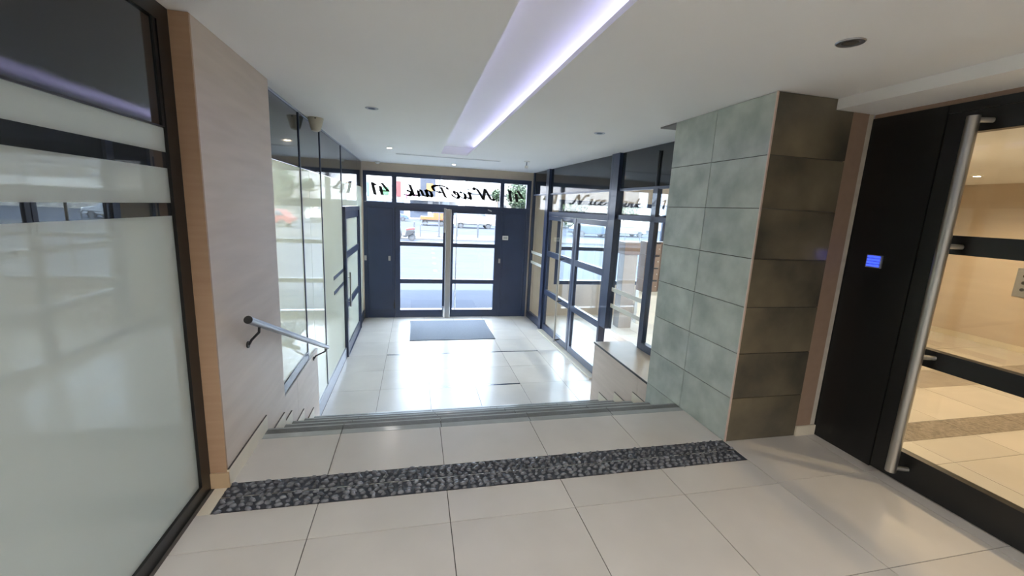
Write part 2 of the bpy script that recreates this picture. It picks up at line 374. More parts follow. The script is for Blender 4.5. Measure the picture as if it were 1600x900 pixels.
struct('wall_back', B(-3, 8.2, -3.1, -3.0, -1, 2.6), M_wall, 'plain wall behind the viewer closing the landing', 'wall')
struct('wall_right', B(7.80, 7.95, -3.0, 5.3, -.3, 2.5), mat('cream wall', (.66, .56, .45), .5, col2=(.61, .51, .41), scale=1.5, stretch=(1, 1, 6)), 'cream wall at the far side of the corridor', 'wall')
struct('wall_right', MB().box(3.0, 5.3, 3.36, 3.45, -.9, 2.5).box(5.2, 5.3, 3.45, 5.2, -.9, 2.5).box(5.2, 7.95, 5.2, 5.3, -.9, 2.5), M_wall, 'white cross wall at the end of the corridor', 'wall')
struct('wall_right', B(7.80, 7.95, 5.3, 9.3, -1.2, 2.5), M_paint, 'beige right wall of the side lobby', 'wall')
struct('wall_left', MB().box(-3.1, -3.0, -3.0, 9.3, -1.2, 2.5), M_wall, 'far wall of the room behind the left glazing', 'wall')
struct('floor', MB().box(-3.0, -1.302, -3.0, 9.14, ZF-.2, ZF-.002), M_tile, 'floor of the room behind the left glazing', 'floor')
struct('baseboard_right', B(7.785, 7.80, -3, 5.2, 0, .08), M_skirt, 'pale tile baseboard of the corridor wall', 'baseboard')
# ---- column clad in stone tiles
col = thing('column', 'square column clad in grey green stone tiles with a dark bronze front', 'column', (2.5, 2.85, ZF), kind='structure')
part('core', B(2.157, 2.74, 2.340, 3.36, ZF, ZC-.001), M_grout, col)
zj = [ZF, -0.65, -0.325, 0.0, 0.325, 0.651, 0.976, 1.302, 1.627, 1.956, ZC-.001]
def face_tiles(parent, name, m, axis, rngs, zs, a0, a1):
    for (b0, b1) in rngs:
        for k in range(len(zs)-1):
            bx = (a0, a1, b0+.0025, b1-.0025) if axis == 'x' else (b0+.0025, b1-.0025, a0, a1)
            part(name, B(*bx, zs[k]+.0025, zs[k+1]-.0025), m, parent)
face_tiles(col, 'stone_tile', M_coltile, 'x', [(2.334, 2.86), (2.86, 3.37)], zj, 2.145, 2.157)
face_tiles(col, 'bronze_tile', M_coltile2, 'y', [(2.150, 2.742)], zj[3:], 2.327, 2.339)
face_tiles(col, 'stone_tile', M_coltile, 'y', [(2.15, 2.74)], zj, 3.36, 3.372)
part('corner_trim', B(2.1425, 2.1525, 2.3235, 2.3335, 0, ZC-.002), M_edge, col)
part('capital_plate', B(2.145, 2.60, 3.372, 3.61, ZC-.012, ZC-.001), mat('dark grey plate', (.22, .21, .21), .4, var=.05), col)
# brown pilaster between column and right door
struct('trim_3', B(2.742, 2.875, 2.331, 2.45, 0.075, 2.262), M_pil, 'brown painted pilaster between the stone column and the black door', 'trim')
struct('trim_4', B(2.8755, 2.915, 2.333, 2.45, 0.075, 2.262), M_trimw, 'narrow chipped white strip beside the black door frame', 'trim')
struct('baseboard_right', B(2.742, 2.915, 2.318, 2.33, 0, .075), M_skirt, 'small tile baseboard below the brown pilaster', 'baseboard')
struct('trim_5', B(2.925, 2.99, -3, 2.332, 2.237, 2.2615), M_pil, 'brown lintel strip above the right black door', 'trim')
# right ledge beside stairs
rl = thing('wall_right', 'low beige tiled ledge wall beside the right of the stairs', 'wall', (2.4, 4.0, ZF), kind='structure')
part('wall_slab', B(2.20, 2.68, 3.374, 3.62, ZF, -0.054), M_wood, rl); part('wall_slab', B(2.20, 2.68, 3.622, 4.70, ZF, -0.054), M_wood, rl)
part('coping', B(2.195, 2.70, 3.374, 4.712, -0.052, -0.040), M_marble, rl)
part('edge_trim', B(2.192, 2.199, 3.374, 4.714, -0.058, -0.038), M_dark, rl)

# ================================================================ LEFT: near frosted partition
w2 = thing('window_2', 'large frosted glass partition with black frame at the left of the landing', 'partition', (-1.08, 0.3, 0), kind='structure')
GX0, GX1 = -1.10, -1.056
fr = MB().box(GX0, GX1, 2.225, 2.317, 0, ZC-.001).box(GX0, GX1, -3.0, 2.225, 0, .072).box(GX0, GX1, -3.0, 2.225, 2.258, ZC-.001).box(GX0, GX1, -3.0, -2.93, .072, 2.258)
part('frame', fr, M_black, w2)
part('dark_panel', B(GX0+.008, GX1-.012, -2.93, 2.225, 1.828, 2.258), M_band, w2)
part('panel_bead', MB().box(GX0+.008, GX1-.006, 2.205, 2.225, 1.828, 2.258).box(GX0+.008, GX1-.006, -2.93, 2.205, 1.822, 1.829), M_black, w2)
zb = [(.072, 1.445), (1.502, 1.652), (1.720, 1.822)]
for a, b in zb: part('frosted_film', B(GX0+.01, GX1-.014, -2.93, 2.225, a, b), M_frost, w2)
part('clear_band', B(GX0+.01, GX1-.0145, -2.93, 2.225, 1.445, 1.502), M_clearstrip, w2, label='clear band in the frosted glass')
part('clear_band', B(GX0+.01, GX1-.0145, -2.93, 2.225, 1.652, 1.720), M_clearstrip, w2, label='clear band in the frosted glass')

# ================================================================ LEFT: hall glazing and door
w3 = thing('window_3', 'tall pale glass wall with a dark top band along the left of the lower hall', 'glass wall', (-1.06, 6.2, ZF), kind='structure')
px0, px1 = -1.062, -1.048
ys3 = [3.362, 4.41, 5.30, 6.70, 8.44, 9.12]
for i in range(5):
    a, b = ys3[i]+.006, ys3[i+1]-.006
    part('dark_panel', B(px0, px1, a, b, 1.833, ZC-.012), M_band, w3)
    zlo = -0.038 if b < 4.5 else (-0.038 if i == 1 else ZF+.17)
    if i == 3: zlo = 1.47
    if i == 1:
        part('pane', B(px0, px1, a, 4.738, -0.04, 1.827), M_frost2, w3); part('pane', B(px0, px1, 4.744, b, ZF+.17, 1.827), M_frost2, w3)
    else: part('pane', B(px0, px1, a, b, zlo, 1.827), M_frost2, w3)
for y in ys3[1:4]: part('mullion', B(-1.066, -1.040, y-.012, y+.012, ZF+.17 if y > 4.74 else -.04, ZC-.012), M_frame, w3)
part('top_rail', B(-1.07, -1.035, 3.362, 9.12, ZC-.012, ZC-.001), M_alu, w3)
part('sill_rail', B(-1.066, -1.036, 3.364, 4.40, -.039, .045), M_frame, w3)
part('skirting', B(-1.07, -1.032, 4.742, 6.70, ZF, ZF+.165), M_alu, w3); part('skirting', B(-1.07, -1.032, 8.44, 9.12, ZF, ZF+.165), M_frame, w3)
for z in (0.50, 0.30): part('stripe', B(px1, px1+.004, 5.9, 6.68, z, z+.05), M_frame, w3)
d2 = thing('door_2', 'dark framed glass door in the left glass wall', 'door', (-1.05, 7.57, ZF), kind='structure')
part('frame', MB().frame('x', -1.08, -1.005, 6.72, 8.43, ZF, 1.46, .07, wb=.001), M_frame, d2)
lfm = part('leaf', MB().frame('x', -1.06, -1.02, 6.80, 8.35, ZF+.01, 1.385, .11, wb=.16), M_frame, d2)
for z in (.72, -.06): part('rail', B(-1.058, -1.022, 6.91, 8.24, z-.05, z+.06), M_frame, lfm)
for a, b in ((ZF+.17, -.11), (0, .67), (.78, 1.275)): part('pane', B(-1.045, -1.037, 6.91, 8.24, a, b), M_frost2, lfm)
part('handle', MB().tube((-.985, 6.93, -.1), (-.985, 6.93, .45), .013).tube((-1.02, 6.93, -.02), (-.985, 6.93, -.02), .008).tube((-1.02, 6.93, .37), (-.985, 6.93, .37), .008), M_steel, lfm)
# ---- handrail
hr = thing('handrail', 'sloping grey metal handrail on black brackets along the left of the stairs', 'handrail', (-.9, 3.5, -.4))
r0, r1 = Vector((-.90, 2.535, .872)), Vector((-.905, 4.62, .005)); dr = (r1-r0).normalized()
part('rail', MB().tube(r0, r1, .0215, n=20), M_rail, hr, smooth=True)
part('end_cap', MB().tube(r0-dr*.007, r0, .0225, n=20), M_dark, hr, smooth=True); part('end_cap', MB().tube(r1, r1+dr*.005, .021, n=20), M_rail, hr, smooth=True)
def bracket(t, wx):
    p = r0.lerp(r1, t); w = Vector((wx, p.y+.02, p.z-.135))
    b = part('bracket', MB().path([tuple(p-Vector((0, 0, .02))), (p.x-.005, p.y+.005, p.z-.055), (wx+.025, w.y-.002, w.z+.03), tuple(w+Vector((.008, 0, 0)))], .0075, 8), M_dark, hr, smooth=True)
    part('wall_plate', MB().tube((wx, w.y, w.z), (wx+.008, w.y, w.z), .021), M_dark, b)
bracket(.075, XL); bracket(.955, -1.03)

# ================================================================ FRONT: entrance doors
struct('wall_front', MB().box(-1.3, 2.60, YD, YD+.2, 2.158, ZC-.0005).box(2.462, 2.62, YD, YD+.2, ZF, 2.158).box(-1.3, -1.02, YD, YD+.2, ZF, 2.158), M_paint, 'beige lintel and jamb around the entrance doors', 'wall')
d1 = thing('door_1', 'dark blue double entrance door with glazed leaves and side panels', 'door', (.7, YD, ZF), kind='structure')
y0, y1 = YD-.02, YD+.06
part('frame', MB().box(-1.019, -.96, y0, y1, ZF, 1.555).box(2.39, 2.461, y0, y1, ZF, 1.555).box(-.96, 2.39, y0, y1, 1.47, 1.555), M_frame, d1)
part('door_stop', MB().box(-.45, -.37, y1-.009, y1+.02, ZF, 1.5).box(1.79, 1.88, y1-.009, y1+.02, ZF, 1.5).box(-.37, 1.79, y1-.009, y1+.02, 1.43, 1.5), M_frame, d1)
part('side_panel', MB().box(-.96, -.405, y0+.015, y1, ZF, 1.47), M_frame, d1); part('side_panel', MB().box(1.84, 2.39, y0+.015, y1, ZF, 1.47), M_frame, d1)
part('panel_face', B(-.93, -.45, y0+.006, y0+.015, -.69, 1.44), M_frame, d1, bevel=.004); part('panel_face', B(1.89, 2.36, y0+.006, y0+.015, -.69, 1.44), M_frame, d1, bevel=.004)
def leaf(xa, xb, pa, pb, hinge):
    l = part('leaf', MB().box(xa, pa, y0, y1-.01, ZF+.008, 1.465).box(pb, xb, y0, y1-.01, ZF+.008, 1.465).box(pa, pb, y0, y1-.01, 1.40, 1.465).box(pa, pb, y0, y1-.01, ZF+.008, -.70)
             .box(pa, pb, y0, y1-.01, .678, .762).box(pa, pb, y0, y1-.01, -.118, -.026), M_frame, d1)
    for a, b in ((.762, 1.40), (-.026, .678), (-.70, -.118)): part('pane', B(pa, pb, YD+.015, YD+.023, a, b), M_glassd, l)
    return l
l1 = leaf(-.40, .628, -.30, .583, 0); l2 = leaf(.752, 1.836, .797, 1.702, 1)
part('steel_post', B(.634, .746, y0-.03, y1-.02, ZF+.004, 1.47), M_steel, d1, bevel=.006, label='light grey steel centre post')
part('door_closer', MB().box(.592, .628, y0-.03, y0, .98, 1.49), M_alu, l1, label='slim grey bar at the top of the leaf'); part('foot_bolt', B(.590, .622, y0-.025, y0, ZF+.02, -.62), M_alu, l1)
part('pull_bar', MB().tube((.872, YD+.10, -.80), (.872, YD+.10, 1.43), .014).tube((.872, YD+.05, -.6), (.872, YD+.10, -.6), .008).tube((.872, YD+.05, 1.2), (.872, YD+.10, 1.2), .008), M_steel, l2)
part('latch', MB().box(-.435, -.405, y0-.02, y0, -.66, -.54).tube((-.42, y0-.02, -.55), (-.42, y0-.03, -.47), .008), M_dark, d1)
for x, z in ((-.99, .41), (-.516, .41), (1.817, .40)): part('push_plate', B(x-.022, x+.022, y0-.012, y0, z-.05, z+.05), M_steel, d1, bevel=.004)
cb = part('control_box', B(1.865, 1.99, y0-.03, y0+.005, .865, .955), M_white, d1, bevel=.005); part('display', B(1.885, 1.97, y0-.032, y0-.03, .895, .93), mat('grey display', (.45, .46, .45), .3, var=.03), cb)
part('closer_arm', MB().tube((1.52, y0-.02, 1.50), (1.60, y0-.03, 1.47), .012), M_steel, d1)
# transom with lettering
w1 = thing('window_1', 'glazed transom with mirrored lettering above the entrance doors', 'window', (.7, YD, 1.56), kind='structure')
part('frame', MB().box(-1.019, -.952, y0, y1, 1.556, 2.157).box(-.463, -.371, y0, y1, 1.556, 2.157).box(1.782, 1.866, y0, y1, 1.556, 2.157).box(2.368, 2.461, y0, y1, 1.556, 2.157)
     .box(-.952, -.463, y0, y1, 2.07, 2.157).box(-.371, 1.782, y0, y1, 2.07, 2.157).box(1.866, 2.368, y0, y1, 2.07, 2.157).box(-.952, -.463, y0, y1, 1.5555, 1.566).box(-.371, 1.782, y0, y1, 1.5555, 1.562).box(1.866, 2.368, y0, y1, 1.5555, 1.56), M_frame, w1)
panes = [part('pane', B(a, b, YD+.015, YD+.023, 1.56, 2.07), M_glassd, w1) for a, b in ((-.952, -.463), (-.371, 1.782), (1.866, 2.368))]
def bez(pts, n=7):
    out = []
    P = [pts[0]]+list(pts)+[pts[-1]]
    for i in range(1, len(P)-2):
        for k in range(n):
            t = k/n; a, b, c, d = P[i-1], P[i], P[i+1], P[i+2]
            out.append(tuple(.5*((2*b[j])+(-a[j]+c[j])*t+(2*a[j]-5*b[j]+4*c[j]-d[j])*t*t+(-a[j]+3*b[j]-3*c[j]+d[j])*t**3) for j in (0, 1)))
    out.append(pts[-1]); return out
def write(strokes, xr, zb, h, name, parent, nib=(.088, .036), shear=.24, sx=1.0):
    mb = MB(); ya, yb = YD+.012, YD+.0145
    for s, smooth in strokes:
        p = bez(s) if smooth else list(s)
        for (a, b) in zip(p, p[1:]):
            dx, dy = b[0]-a[0], b[1]-a[1]; L_ = math.hypot(dx, dy) or 1
            e = .036; nx, ny = -dy/L_*e, dx/L_*e; ex, ey = dx/L_*e*.7, dy/L_*e*.7
            k = 1 if (nib[0]*nx+nib[1]*ny) > 0 else -1
            q = [(a[0]-ex+k*nx+nib[0], a[1]-ey+k*ny+nib[1]), (b[0]+ex+k*nx+nib[0], b[1]+ey+k*ny+nib[1]), (b[0]+ex-k*nx-nib[0], b[1]+ey-k*ny-nib[1]), (a[0]-ex-k*nx-nib[0], a[1]-ey-k*ny-nib[1])]
            mb.prism([(xr-(u*sx+shear*v)*h, zb+v*h) for u, v in q], 'y', ya, yb)
    return part(name, mb, M_ink, parent)
Nn = [([(0, .12), (.12, 0), (.30, .08), (.48, .55), (.66, .98)], 1), ([(.66, 1.0), (1.0, .02)], 0), ([(1.0, .02), (1.2, .55), (1.38, .92), (1.55, 1.02), (1.68, .93), (1.62, .84)], 1)]
ii = [([(2.05, .42), (2.10, .5), (2.16, .44), (2.12, .12), (2.22, 0), (2.38, .12)], 1), ([(2.18, .70), (2.22, .73)], 0)]
cc = [([(2.95, .42), (2.82, .50), (2.62, .38), (2.58, .14), (2.74, 0), (2.95, .10), (3.10, .22)], 1)]
ee = [([(3.16, .20), (3.40, .30), (3.50, .43), (3.38, .51), (3.20, .38), (3.16, .14), (3.34, 0), (3.58, .10), (3.78, .28)], 1)]
Pp = [([(4.55, .92), (4.45, .45), (4.34, .02)], 0), ([(4.02, .78), (4.08, .96), (4.45, 1.05), (4.95, 1.06), (5.28, .92), (5.22, .62), (4.90, .48), (4.62, .50)], 1)]
aa = [([(5.92, .40), (5.76, .50), (5.56, .38), (5.50, .14), (5.64, .0), (5.82, .12), (5.95, .45)], 1), ([(5.96, .48), (5.90, .12), (6.02, 0), (6.16, .10)], 1)]
rr = [([(6.24, .06), (6.36, .48), (6.40, .36), (6.58, .40), (6.62, .10), (6.74, 0), (6.86, .10)], 1)]
kk = [([(7.05, 0), (7.12, .5), (7.20, 1.0)], 0), ([(7.10, .22), (7.38, .48), (7.46, .40), (7.22, .26), (7.42, .02), (7.70, .06), (7.88, .16)], 1)]
low = lambda S_: [([(u, v*1.22) for u, v in q], sm) for q, sm in S_]
ii, cc, ee, aa, rr = map(low, (ii, cc, ee, aa, rr))
write(Nn+ii+cc+ee+Pp+aa+rr+kk, 1.66, 1.705, .225, 'lettering', panes[1], sx=1.06)
four1 = [([(.42, 1.0), (.02, .34), (.80, .34)], 0), ([(.62, .72), (.60, 0)], 0), ([(.96, .80), (1.22, 1.0), (1.20, 0)], 0)]
write(four1, -.515, 1.70, .23, 'lettering', panes[0], nib=(.10, .02), shear=.20); write(four1, 2.305, 1.70, .23, 'lettering', panes[2], nib=(.10, .02), shear=.20)

# ================================================================ RIGHT: glazed partition with door to the side lobby
def PX(y): return 2.53+.03*(YD-y)
w4 = thing('window_4', 'dark framed glass partition along the right of the lower hall', 'partition', (2.6, 6.2, ZF), kind='structure')
def pbox(mb, ya, yb, z0, z1, d0=-.03, d1=.03):
    # box on the slightly angled partition plane
    b = len(mb.v); xa, xb = PX(ya), PX(yb)
    mb.v += [(xa+d0, ya, z0), (xa+d1, ya, z0), (xb+d1, yb, z0), (xb+d0, yb, z0), (xa+d0, ya, z1), (xa+d1, ya, z1), (xb+d1, yb, z1), (xb+d0, yb, z1)]
    mb.f += [tuple(b+i for i in q) for q in ((0, 3, 2, 1), (4, 5, 6, 7), (0, 1, 5, 4), (1, 2, 6, 5), (2, 3, 7, 6), (3, 0, 4, 7))]
    return mb
def pp(name, ya, yb, z0, z1, m, parent, d0=-.03, d1=.03, **k): return part(name, pbox(MB(), ya, yb, z0, z1, d0, d1), m, parent, **k)
ZT = ZC-.001
pp('post', 9.06, 9.125, ZF, ZT, M_frame, w4); pp('post', 8.00, 8.16, ZF, ZT, M_frame, w4, -.06, .04); pp('post', 5.26, 5.43, -.038, ZT, M_frame, w4, -.06, .04)
pp('post', 5.435, 5.475, ZF, ZT, M_frame, w4, -.06, .04)
pp('mullion', 4.37, 4.46, -.038, 1.85, M_frame, w4); pp('mullion', 4.405, 4.425, 1.88, 2.26, M_dark, w4, -.034, -.02)
for a, b in ((8.16, 9.06), (5.475, 8.00), (4.46, 5.26), (3.42, 4.46)):
    pp('dark_panel', a, b, 1.86, ZT, M_band, w4, -.012, .012)
    pp('head_rail', a, b, 1.845, 1.875, M_frame, w4, -.02, .02)
pp('bottom_rail', 8.16, 9.06, ZF, ZF+.15, M_frame, w4); pp('pane', 8.16, 9.06, ZF+.15, 1.845, M_glass, w4, -.005, .005)
pp('transom_bar', 5.475, 8.00, 1.445, 1.525, M_frame, w4); pp('pane', 5.475, 8.00, 1.525, 1.845, M_glass, w4, -.005, .005)
pp('transom_bar', 3.42, 5.26, 1.475, 1.535, M_frame, w4); pp('pane', 4.46, 5.26, 1.535, 1.845, M_glass, w4, -.005, .005); pp('pane', 3.42, 4.37, 1.535, 1.845, M_glass, w4, -.005, .005)
pp('pane', 4.46, 5.26, -.036, 1.475, M_glass, w4, -.005, .005); pp('pane', 3.42, 4.37, .05, 1.475, M_glass, w4, -.005, .005)
pp('bottom_rail', 3.42, 4.37, -.038, .05, M_frame, w4, -.035, .03)
for z in (.50, .275): pp('stripe', 4.47, 5.25, z, z+.055, M_stripe, w4, -.009, -.005, label='white film stripe on the glass')
for z in (.60, .38): pp('stripe', 8.2, 9.05, z, z+.055, M_stripe, w4, -.009, -.005, label='white film stripe on the glass')
pp('sill', 5.46, 8.0, ZF, ZF+.022, M_skirt, w4, -.12, .04)
d3 = thing('door_3', 'dark framed double glass door in the right partition with a long steel handle', 'door', (2.6, 6.7, ZF), kind='structure')
def pleaf(ya, yb):
    m_ = MB(); z0, z1 = ZF+.03, 1.44; w = .075
    for a, b, c, d in ((ya, ya+w, z0, z1), (yb-w, yb, z0, z1), (ya+w, yb-w, z0, z0+.12), (ya+w, yb-w, z1-.075, z1), (ya+w, yb-w, .665, .765), (ya+w, yb-w, -.105, -.005)): pbox(m_, a, b, c, d, -.025, .025)
    l = part('leaf', m_, M_frame, d3)
    for c, d in ((z0+.12, -.105), (-.005, .665), (.765, z1-.075)): pp('pane', ya+w, yb-w, c, d, M_glass, l, -.005, .005)
    return l
la = pleaf(6.63, 7.995); lb = pleaf(5.48, 6.61)
hx = PX(7.0)-.115
hd = part('handle', MB().tube((hx, 7.02, ZF+.07), (hx, 7.02, 1.41), .019, n=16), M_steel, la, smooth=True)
for z in (ZF+.11, -.04, .72, 1.37): part('standoff', MB().tube((hx, 7.02, z), (hx+.095, 7.02, z), .011).tube((hx, 7.02, z), (hx+.02, 6.98, z), .012), M_dark if z < 1.3 else M_steel, hd)

# ---- side lobby
struct('wall_front', MB().box(2.625, 3.12, YD, YD+.2, ZF, 2.5).box(3.12, 7.8, YD, YD+.2, ZF, -.12).box(3.12, 7.8, YD, YD+.2, 1.80, 2.5).box(7.2, 7.8, YD, YD+.2, -.12, 1.8), M_paint, 'beige front wall of the side lobby below and beside its window', 'wall')
w5 = thing('window_5', 'dark framed street window of the side lobby seen through the partition', 'window', (5.2, YD, -.12), kind='structure')
f5 = MB().frame('y', YD, YD+.06, 3.12, 7.2, -.12, 1.80, .09)
for z in (.67, 1.46): f5.box(3.21, 7.11, YD, YD+.06, z, z+.085)
for x in (4.42, 5.75): f5.box(x, x+.08, YD, YD+.06, -.03, 1.71)
part('frame', f5, M_frame, w5)
for x0_, x1_ in ((3.21, 4.42), (4.50, 5.75), (5.83, 7.11)):
    for a, b in ((-.03, .67), (.755, 1.46), (1.545, 1.71)): part('pane', B(x0_, x1_, YD+.02, YD+.028, a, b), M_glassd, w5)
struct('wall_inner', B(4.86, 7.8, 8.36, 8.48, ZF, -.115), M_wall, 'low white wall carrying the brown mailboxes', 'wall')
def mailbox(x, z, label):
    t = thing('mailbox', label, 'mailbox', (x, 8.42, z), 'brown mailboxes in the side lobby')
    part('body', B(x-.178, x+.178, 8.27, 8.55, z, z+.272), M_mailbox, t)
    d = part('door', B(x-.172, x+.172, 8.262, 8.27, z+.005, z+.225), M_mailbox, t, bevel=.003)
    part('slot', B(x-.15, x+.15, 8.258, 8.270, z+.232, z+.262), M_dark, t)
    part('lock', MB().tube((x+.13, 8.262, z+.12), (x+.13, 8.255, z+.12), .011), M_steel, d)
    part('name_plate', B(x-.08, x+.04, 8.2595, 8.262, z+.15, z+.18), M_white, d)
rows = ['bottom', 'second lowest', 'second highest', 'top']
for c in range(2):
    for r in range(4): mailbox(5.06+c*.37, -.114+r*.276, 'brown mailbox in the %s row, %s' % (rows[r], ['left column of the bank', 'right column of the bank beside the stone column'][c]))
tp = thing('pedestal', 'slim grey brown pedestal standing in the side lobby near the partition', 'pedestal', (4.42, 8.18, ZF))
part('body', B(4.27, 4.57, 8.05, 8.30, ZF, .72), mat('pedestal laminate', (.36, .32, .30), .4, var=.05), tp, bevel=.005); part('top_box', B(4.25, 4.60, 8.03, 8.32, .722, .98), M_mailbox, tp, bevel=.005)
# shelter wall between lobby and corridor below the column
struct('wall_inner', B(2.742, 3.02, 2.46, 3.42, ZF, 2.5), M_wall, 'wall pier behind the stone column', 'wall')

# ================================================================ RIGHT: black glass door to corridor
d4 = thing('door_4', 'black framed glass corridor door with a tall steel pull handle at the right', 'door', (2.95, 1.2, 0), kind='structure')
DX0, DX1 = 2.92, 2.985
part('side_panel', B(DX0, DX1, 1.925, 2.326, 0, 2.236), M_black, d4)
part('frame', MB().box(DX0, DX1, -3, 1.922, 2.19, 2.236).box(DX0, DX1, .30, .37, 0, 2.19), M_black, d4)
lf4 = part('leaf', MB().box(DX0, DX1-.01, 1.818, 1.918, .008, 2.186).box(DX0, DX1-.01, .375, .475, .008, 2.186).box(DX0, DX1-.01, .475, 1.818, .008, .20).box(DX0, DX1-.01, .475, 1.818, 2.073, 2.186)
          .box(DX0, DX1-.01, .475, 1.818, .755, .858).box(DX0, DX1-.01, .475, 1.818, 1.416, 1.52), M_black, d4)
for a, b in ((.20, .755), (.858, 1.416), (1.52, 2.073)):
    part('pane', B(2.946, 2.954, .475, 1.818, a, b), M_glass, lf4)
    part('bead', B(2.935, 2.944, 1.806, 1.818, a, b), M_steel, lf4)
h4 = part('handle', MB().tube((2.84, 1.752, .085), (2.84, 1.752, 2.14), .0275, n=24), M_steel, lf4, smooth=True)
for z in (.11, .82, 1.46, 2.12): part('standoff', MB().tube((2.84, 1.752, z), (2.92, 1.715, z), .014), M_steel, h4)
part('frame', B(2.918, DX1, 2.3265, 2.46, 0, 2.236), M_black, d4)
part('side_panel', MB().box(DX0, DX1, -3, .29, 0, 2.19), M_black, d4)
kp = thing('keypad', 'small square keypad glowing blue on the black door panel', 'keypad', (2.915, 2.146, 1.287))
part('housing', B(2.905, 2.92, 2.098, 2.194, 1.283, 1.367), M_alu, kp, bevel=.003)
for k in range(4): part('key', B(2.9015, 2.905, 2.107, 2.185, 1.291+k*.0185, 1.3055+k*.0185), M_key, kp)
ic = thing('intercom', 'grey metal entry panel on the cream corridor wall', 'intercom', (7.79, 3.8, .7))
part('plate', B(7.785, 7.80, 3.60, 3.93, .72, 1.10), M_alu, ic, bevel=.004)
for k in range(3): part('button', MB().tube((7.785, 3.84, .82+k*.09), (7.775, 3.84, .82+k*.09), .022), M_dark, ic)

# ================================================================ CEILING FITTINGS
def downlight(x, y, label, lit, power=0, z=ZC, col=(1, .84, .64), spread=130, r=.030):
    t = thing('downlight', label, 'downlight', (x, y, z), 'recessed ceiling downlights')
    part('ring', MB().lathe((x, y, z), [(r+.002, -.001), (r+.002, -.004), (r+.022, -.005), (r+.026, -.0005)]), M_white if lit else M_alu, t, smooth=True)
    part('lens', MB().lathe((x, y, z), [(0.0005, -.0025), (r+.001, -.0025), (r+.001, -.0035), (0.0005, -.0035)]), M_lamp if lit else M_lampoff, t)
    if power:
        l = bpy.data.lights.new('downlight_beam', 'SPOT'); l.energy = power; l.color = col; l.spot_size = math.radians(spread); l.spot_blend = .7; l.shadow_soft_size = .05
        o = bpy.data.objects.new('downlight_beam', l); C.objects.link(o); o.parent = t; o.location = (0, 0, -.06)
    return t
COOL = (1, .95, .90); NEU = (1, .96, .91)
downlight(-.37, 6.645, 'lit downlight in the ceiling left of the slot, nearer the entrance', True, 2, spread=170, col=COOL)
downlight(.72, 8.486, 'lit downlight in the ceiling just in front of the entrance doors', True, 2, spread=170, col=COOL)
downlight(-.363, 3.984, 'unlit downlight in the ceiling above the left of the stairs', False)
downlight(1.789, 4.133, 'unlit downlight in the ceiling left of the stone column', False)
downlight(1.841, 1.638, 'unlit downlight in the ceiling above the right of the landing', False)
for x, y, n in ((-.37, -.9, 'left'), (1.50, -1.3, 'right')): downlight(x, y, 'added fill downlight in the landing ceiling behind the viewer, on the %s' % n, True, 34 if x < 0 else 22, col=NEU, spread=165)  # added fill lamps out of view, brightening the landing
for x, y, n in ((4.3, .7, 'nearest the glass door'), (4.3, 3.0, 'by the stone band'), (6.6, 1.2, 'farther along'), (6.6, 3.9, 'by the cream wall')): downlight(x, y, 'warm lit downlight in the corridor ceiling, %s' % n, True, 18, z=2.20, col=(1, .70, .42), spread=150)
downlight(3.05, 3.72, 'added warm ceiling spot standing in for the sun patch on the ledge', True, 22, col=(1, .76, .42), spread=60)  # added narrow lamp that makes the sun patch on the ledge
for x, y, n in ((-2.05, 8.0, 'nearest the street'), (-2.05, 5.6, 'beside the hall'), (-2.05, 3.2, 'beside the stairs'), (-2.05, .8, 'beside the landing')): downlight(x, y, 'added downlight backlighting the left glass from the room behind it, %s' % n, True, 4 if y < 2 else 22, col=NEU, spread=170)  # unseen lamps added so the frosted panes glow from behind
for x, y, n in ((4.6, 6.2, 'middle'), (6.3, 6.2, 'far')): downlight(x, y, 'added fill downlight in the %s of the side lobby ceiling' % n, True, 50, col=NEU, spread=150)  # added lamps brightening the lobby and, through the glass, the hall
ac = thing('air_diffuser', 'long thin linear air diffuser in the ceiling beyond the light slot', 'air diffuser', (.55, 7.335, ZC))
part('frame', MB().box(-.31, 1.41, 7.29, 7.305, ZC-.006, ZC).box(-.31, 1.41, 7.365, 7.38, ZC-.006, ZC).box(-.31, -.295, 7.305, 7.365, ZC-.006, ZC).box(1.395, 1.41, 7.305, 7.365, ZC-.006, ZC), M_white, ac)
for k in range(3): part('slat', B(-.295, 1.395, 7.311+k*.019, 7.318+k*.019, ZC-.005, ZC-.0005), M_alu, ac)
sp = thing('sprinkler', 'small white sprinkler head hanging from the ceiling near the right partition', 'sprinkler', (1.80, 7.04, ZC))
part('rose', MB().lathe((1.80, 7.04, ZC), [(.002, 0), (.05, 0), (.045, -.012), (.012, -.014)]), M_white, sp, smooth=True); part('stem', MB().tube((1.8, 7.04, ZC-.01), (1.795, 7.03, ZC-.08), .012), M_alu, sp); part('deflector', MB().tube((1.795, 7.03, ZC-.08), (1.79, 7.02, ZC-.11), .028, .03), M_white, sp)
ss = thing('smoke_detector', 'small white smoke detector on the ceiling by the left of the entrance', 'smoke detector', (-.72, 8.93, ZC))
part('base', MB().tube((-.72, 8.93, ZC), (-.72, 8.93, ZC-.018), .055), M_white, ss); part('dome', MB().lathe((-.72, 8.93, ZC-.018), [(.046, 0), (.04, -.02), (.02, -.03), (.001, -.032)]), M_white, ss, smooth=True)
ms = thing('motion_sensor', 'cream cone shaped ceiling sensor beside the left glass wall', 'sensor', (-.955, 4.70, ZC))
part('body', MB().lathe((-.955, 4.70, ZC), [(.001, 0), (.071, 0), (.071, -.012), (.066, -.03), (.047, -.10), (.040, -.118), (.02, -.128), (.001, -.13)], 28), M_cream, ms, smooth=True)
part('lens', MB().ball((-.945, 4.632, ZC-.012), .007), M_dark, ms, smooth=True)

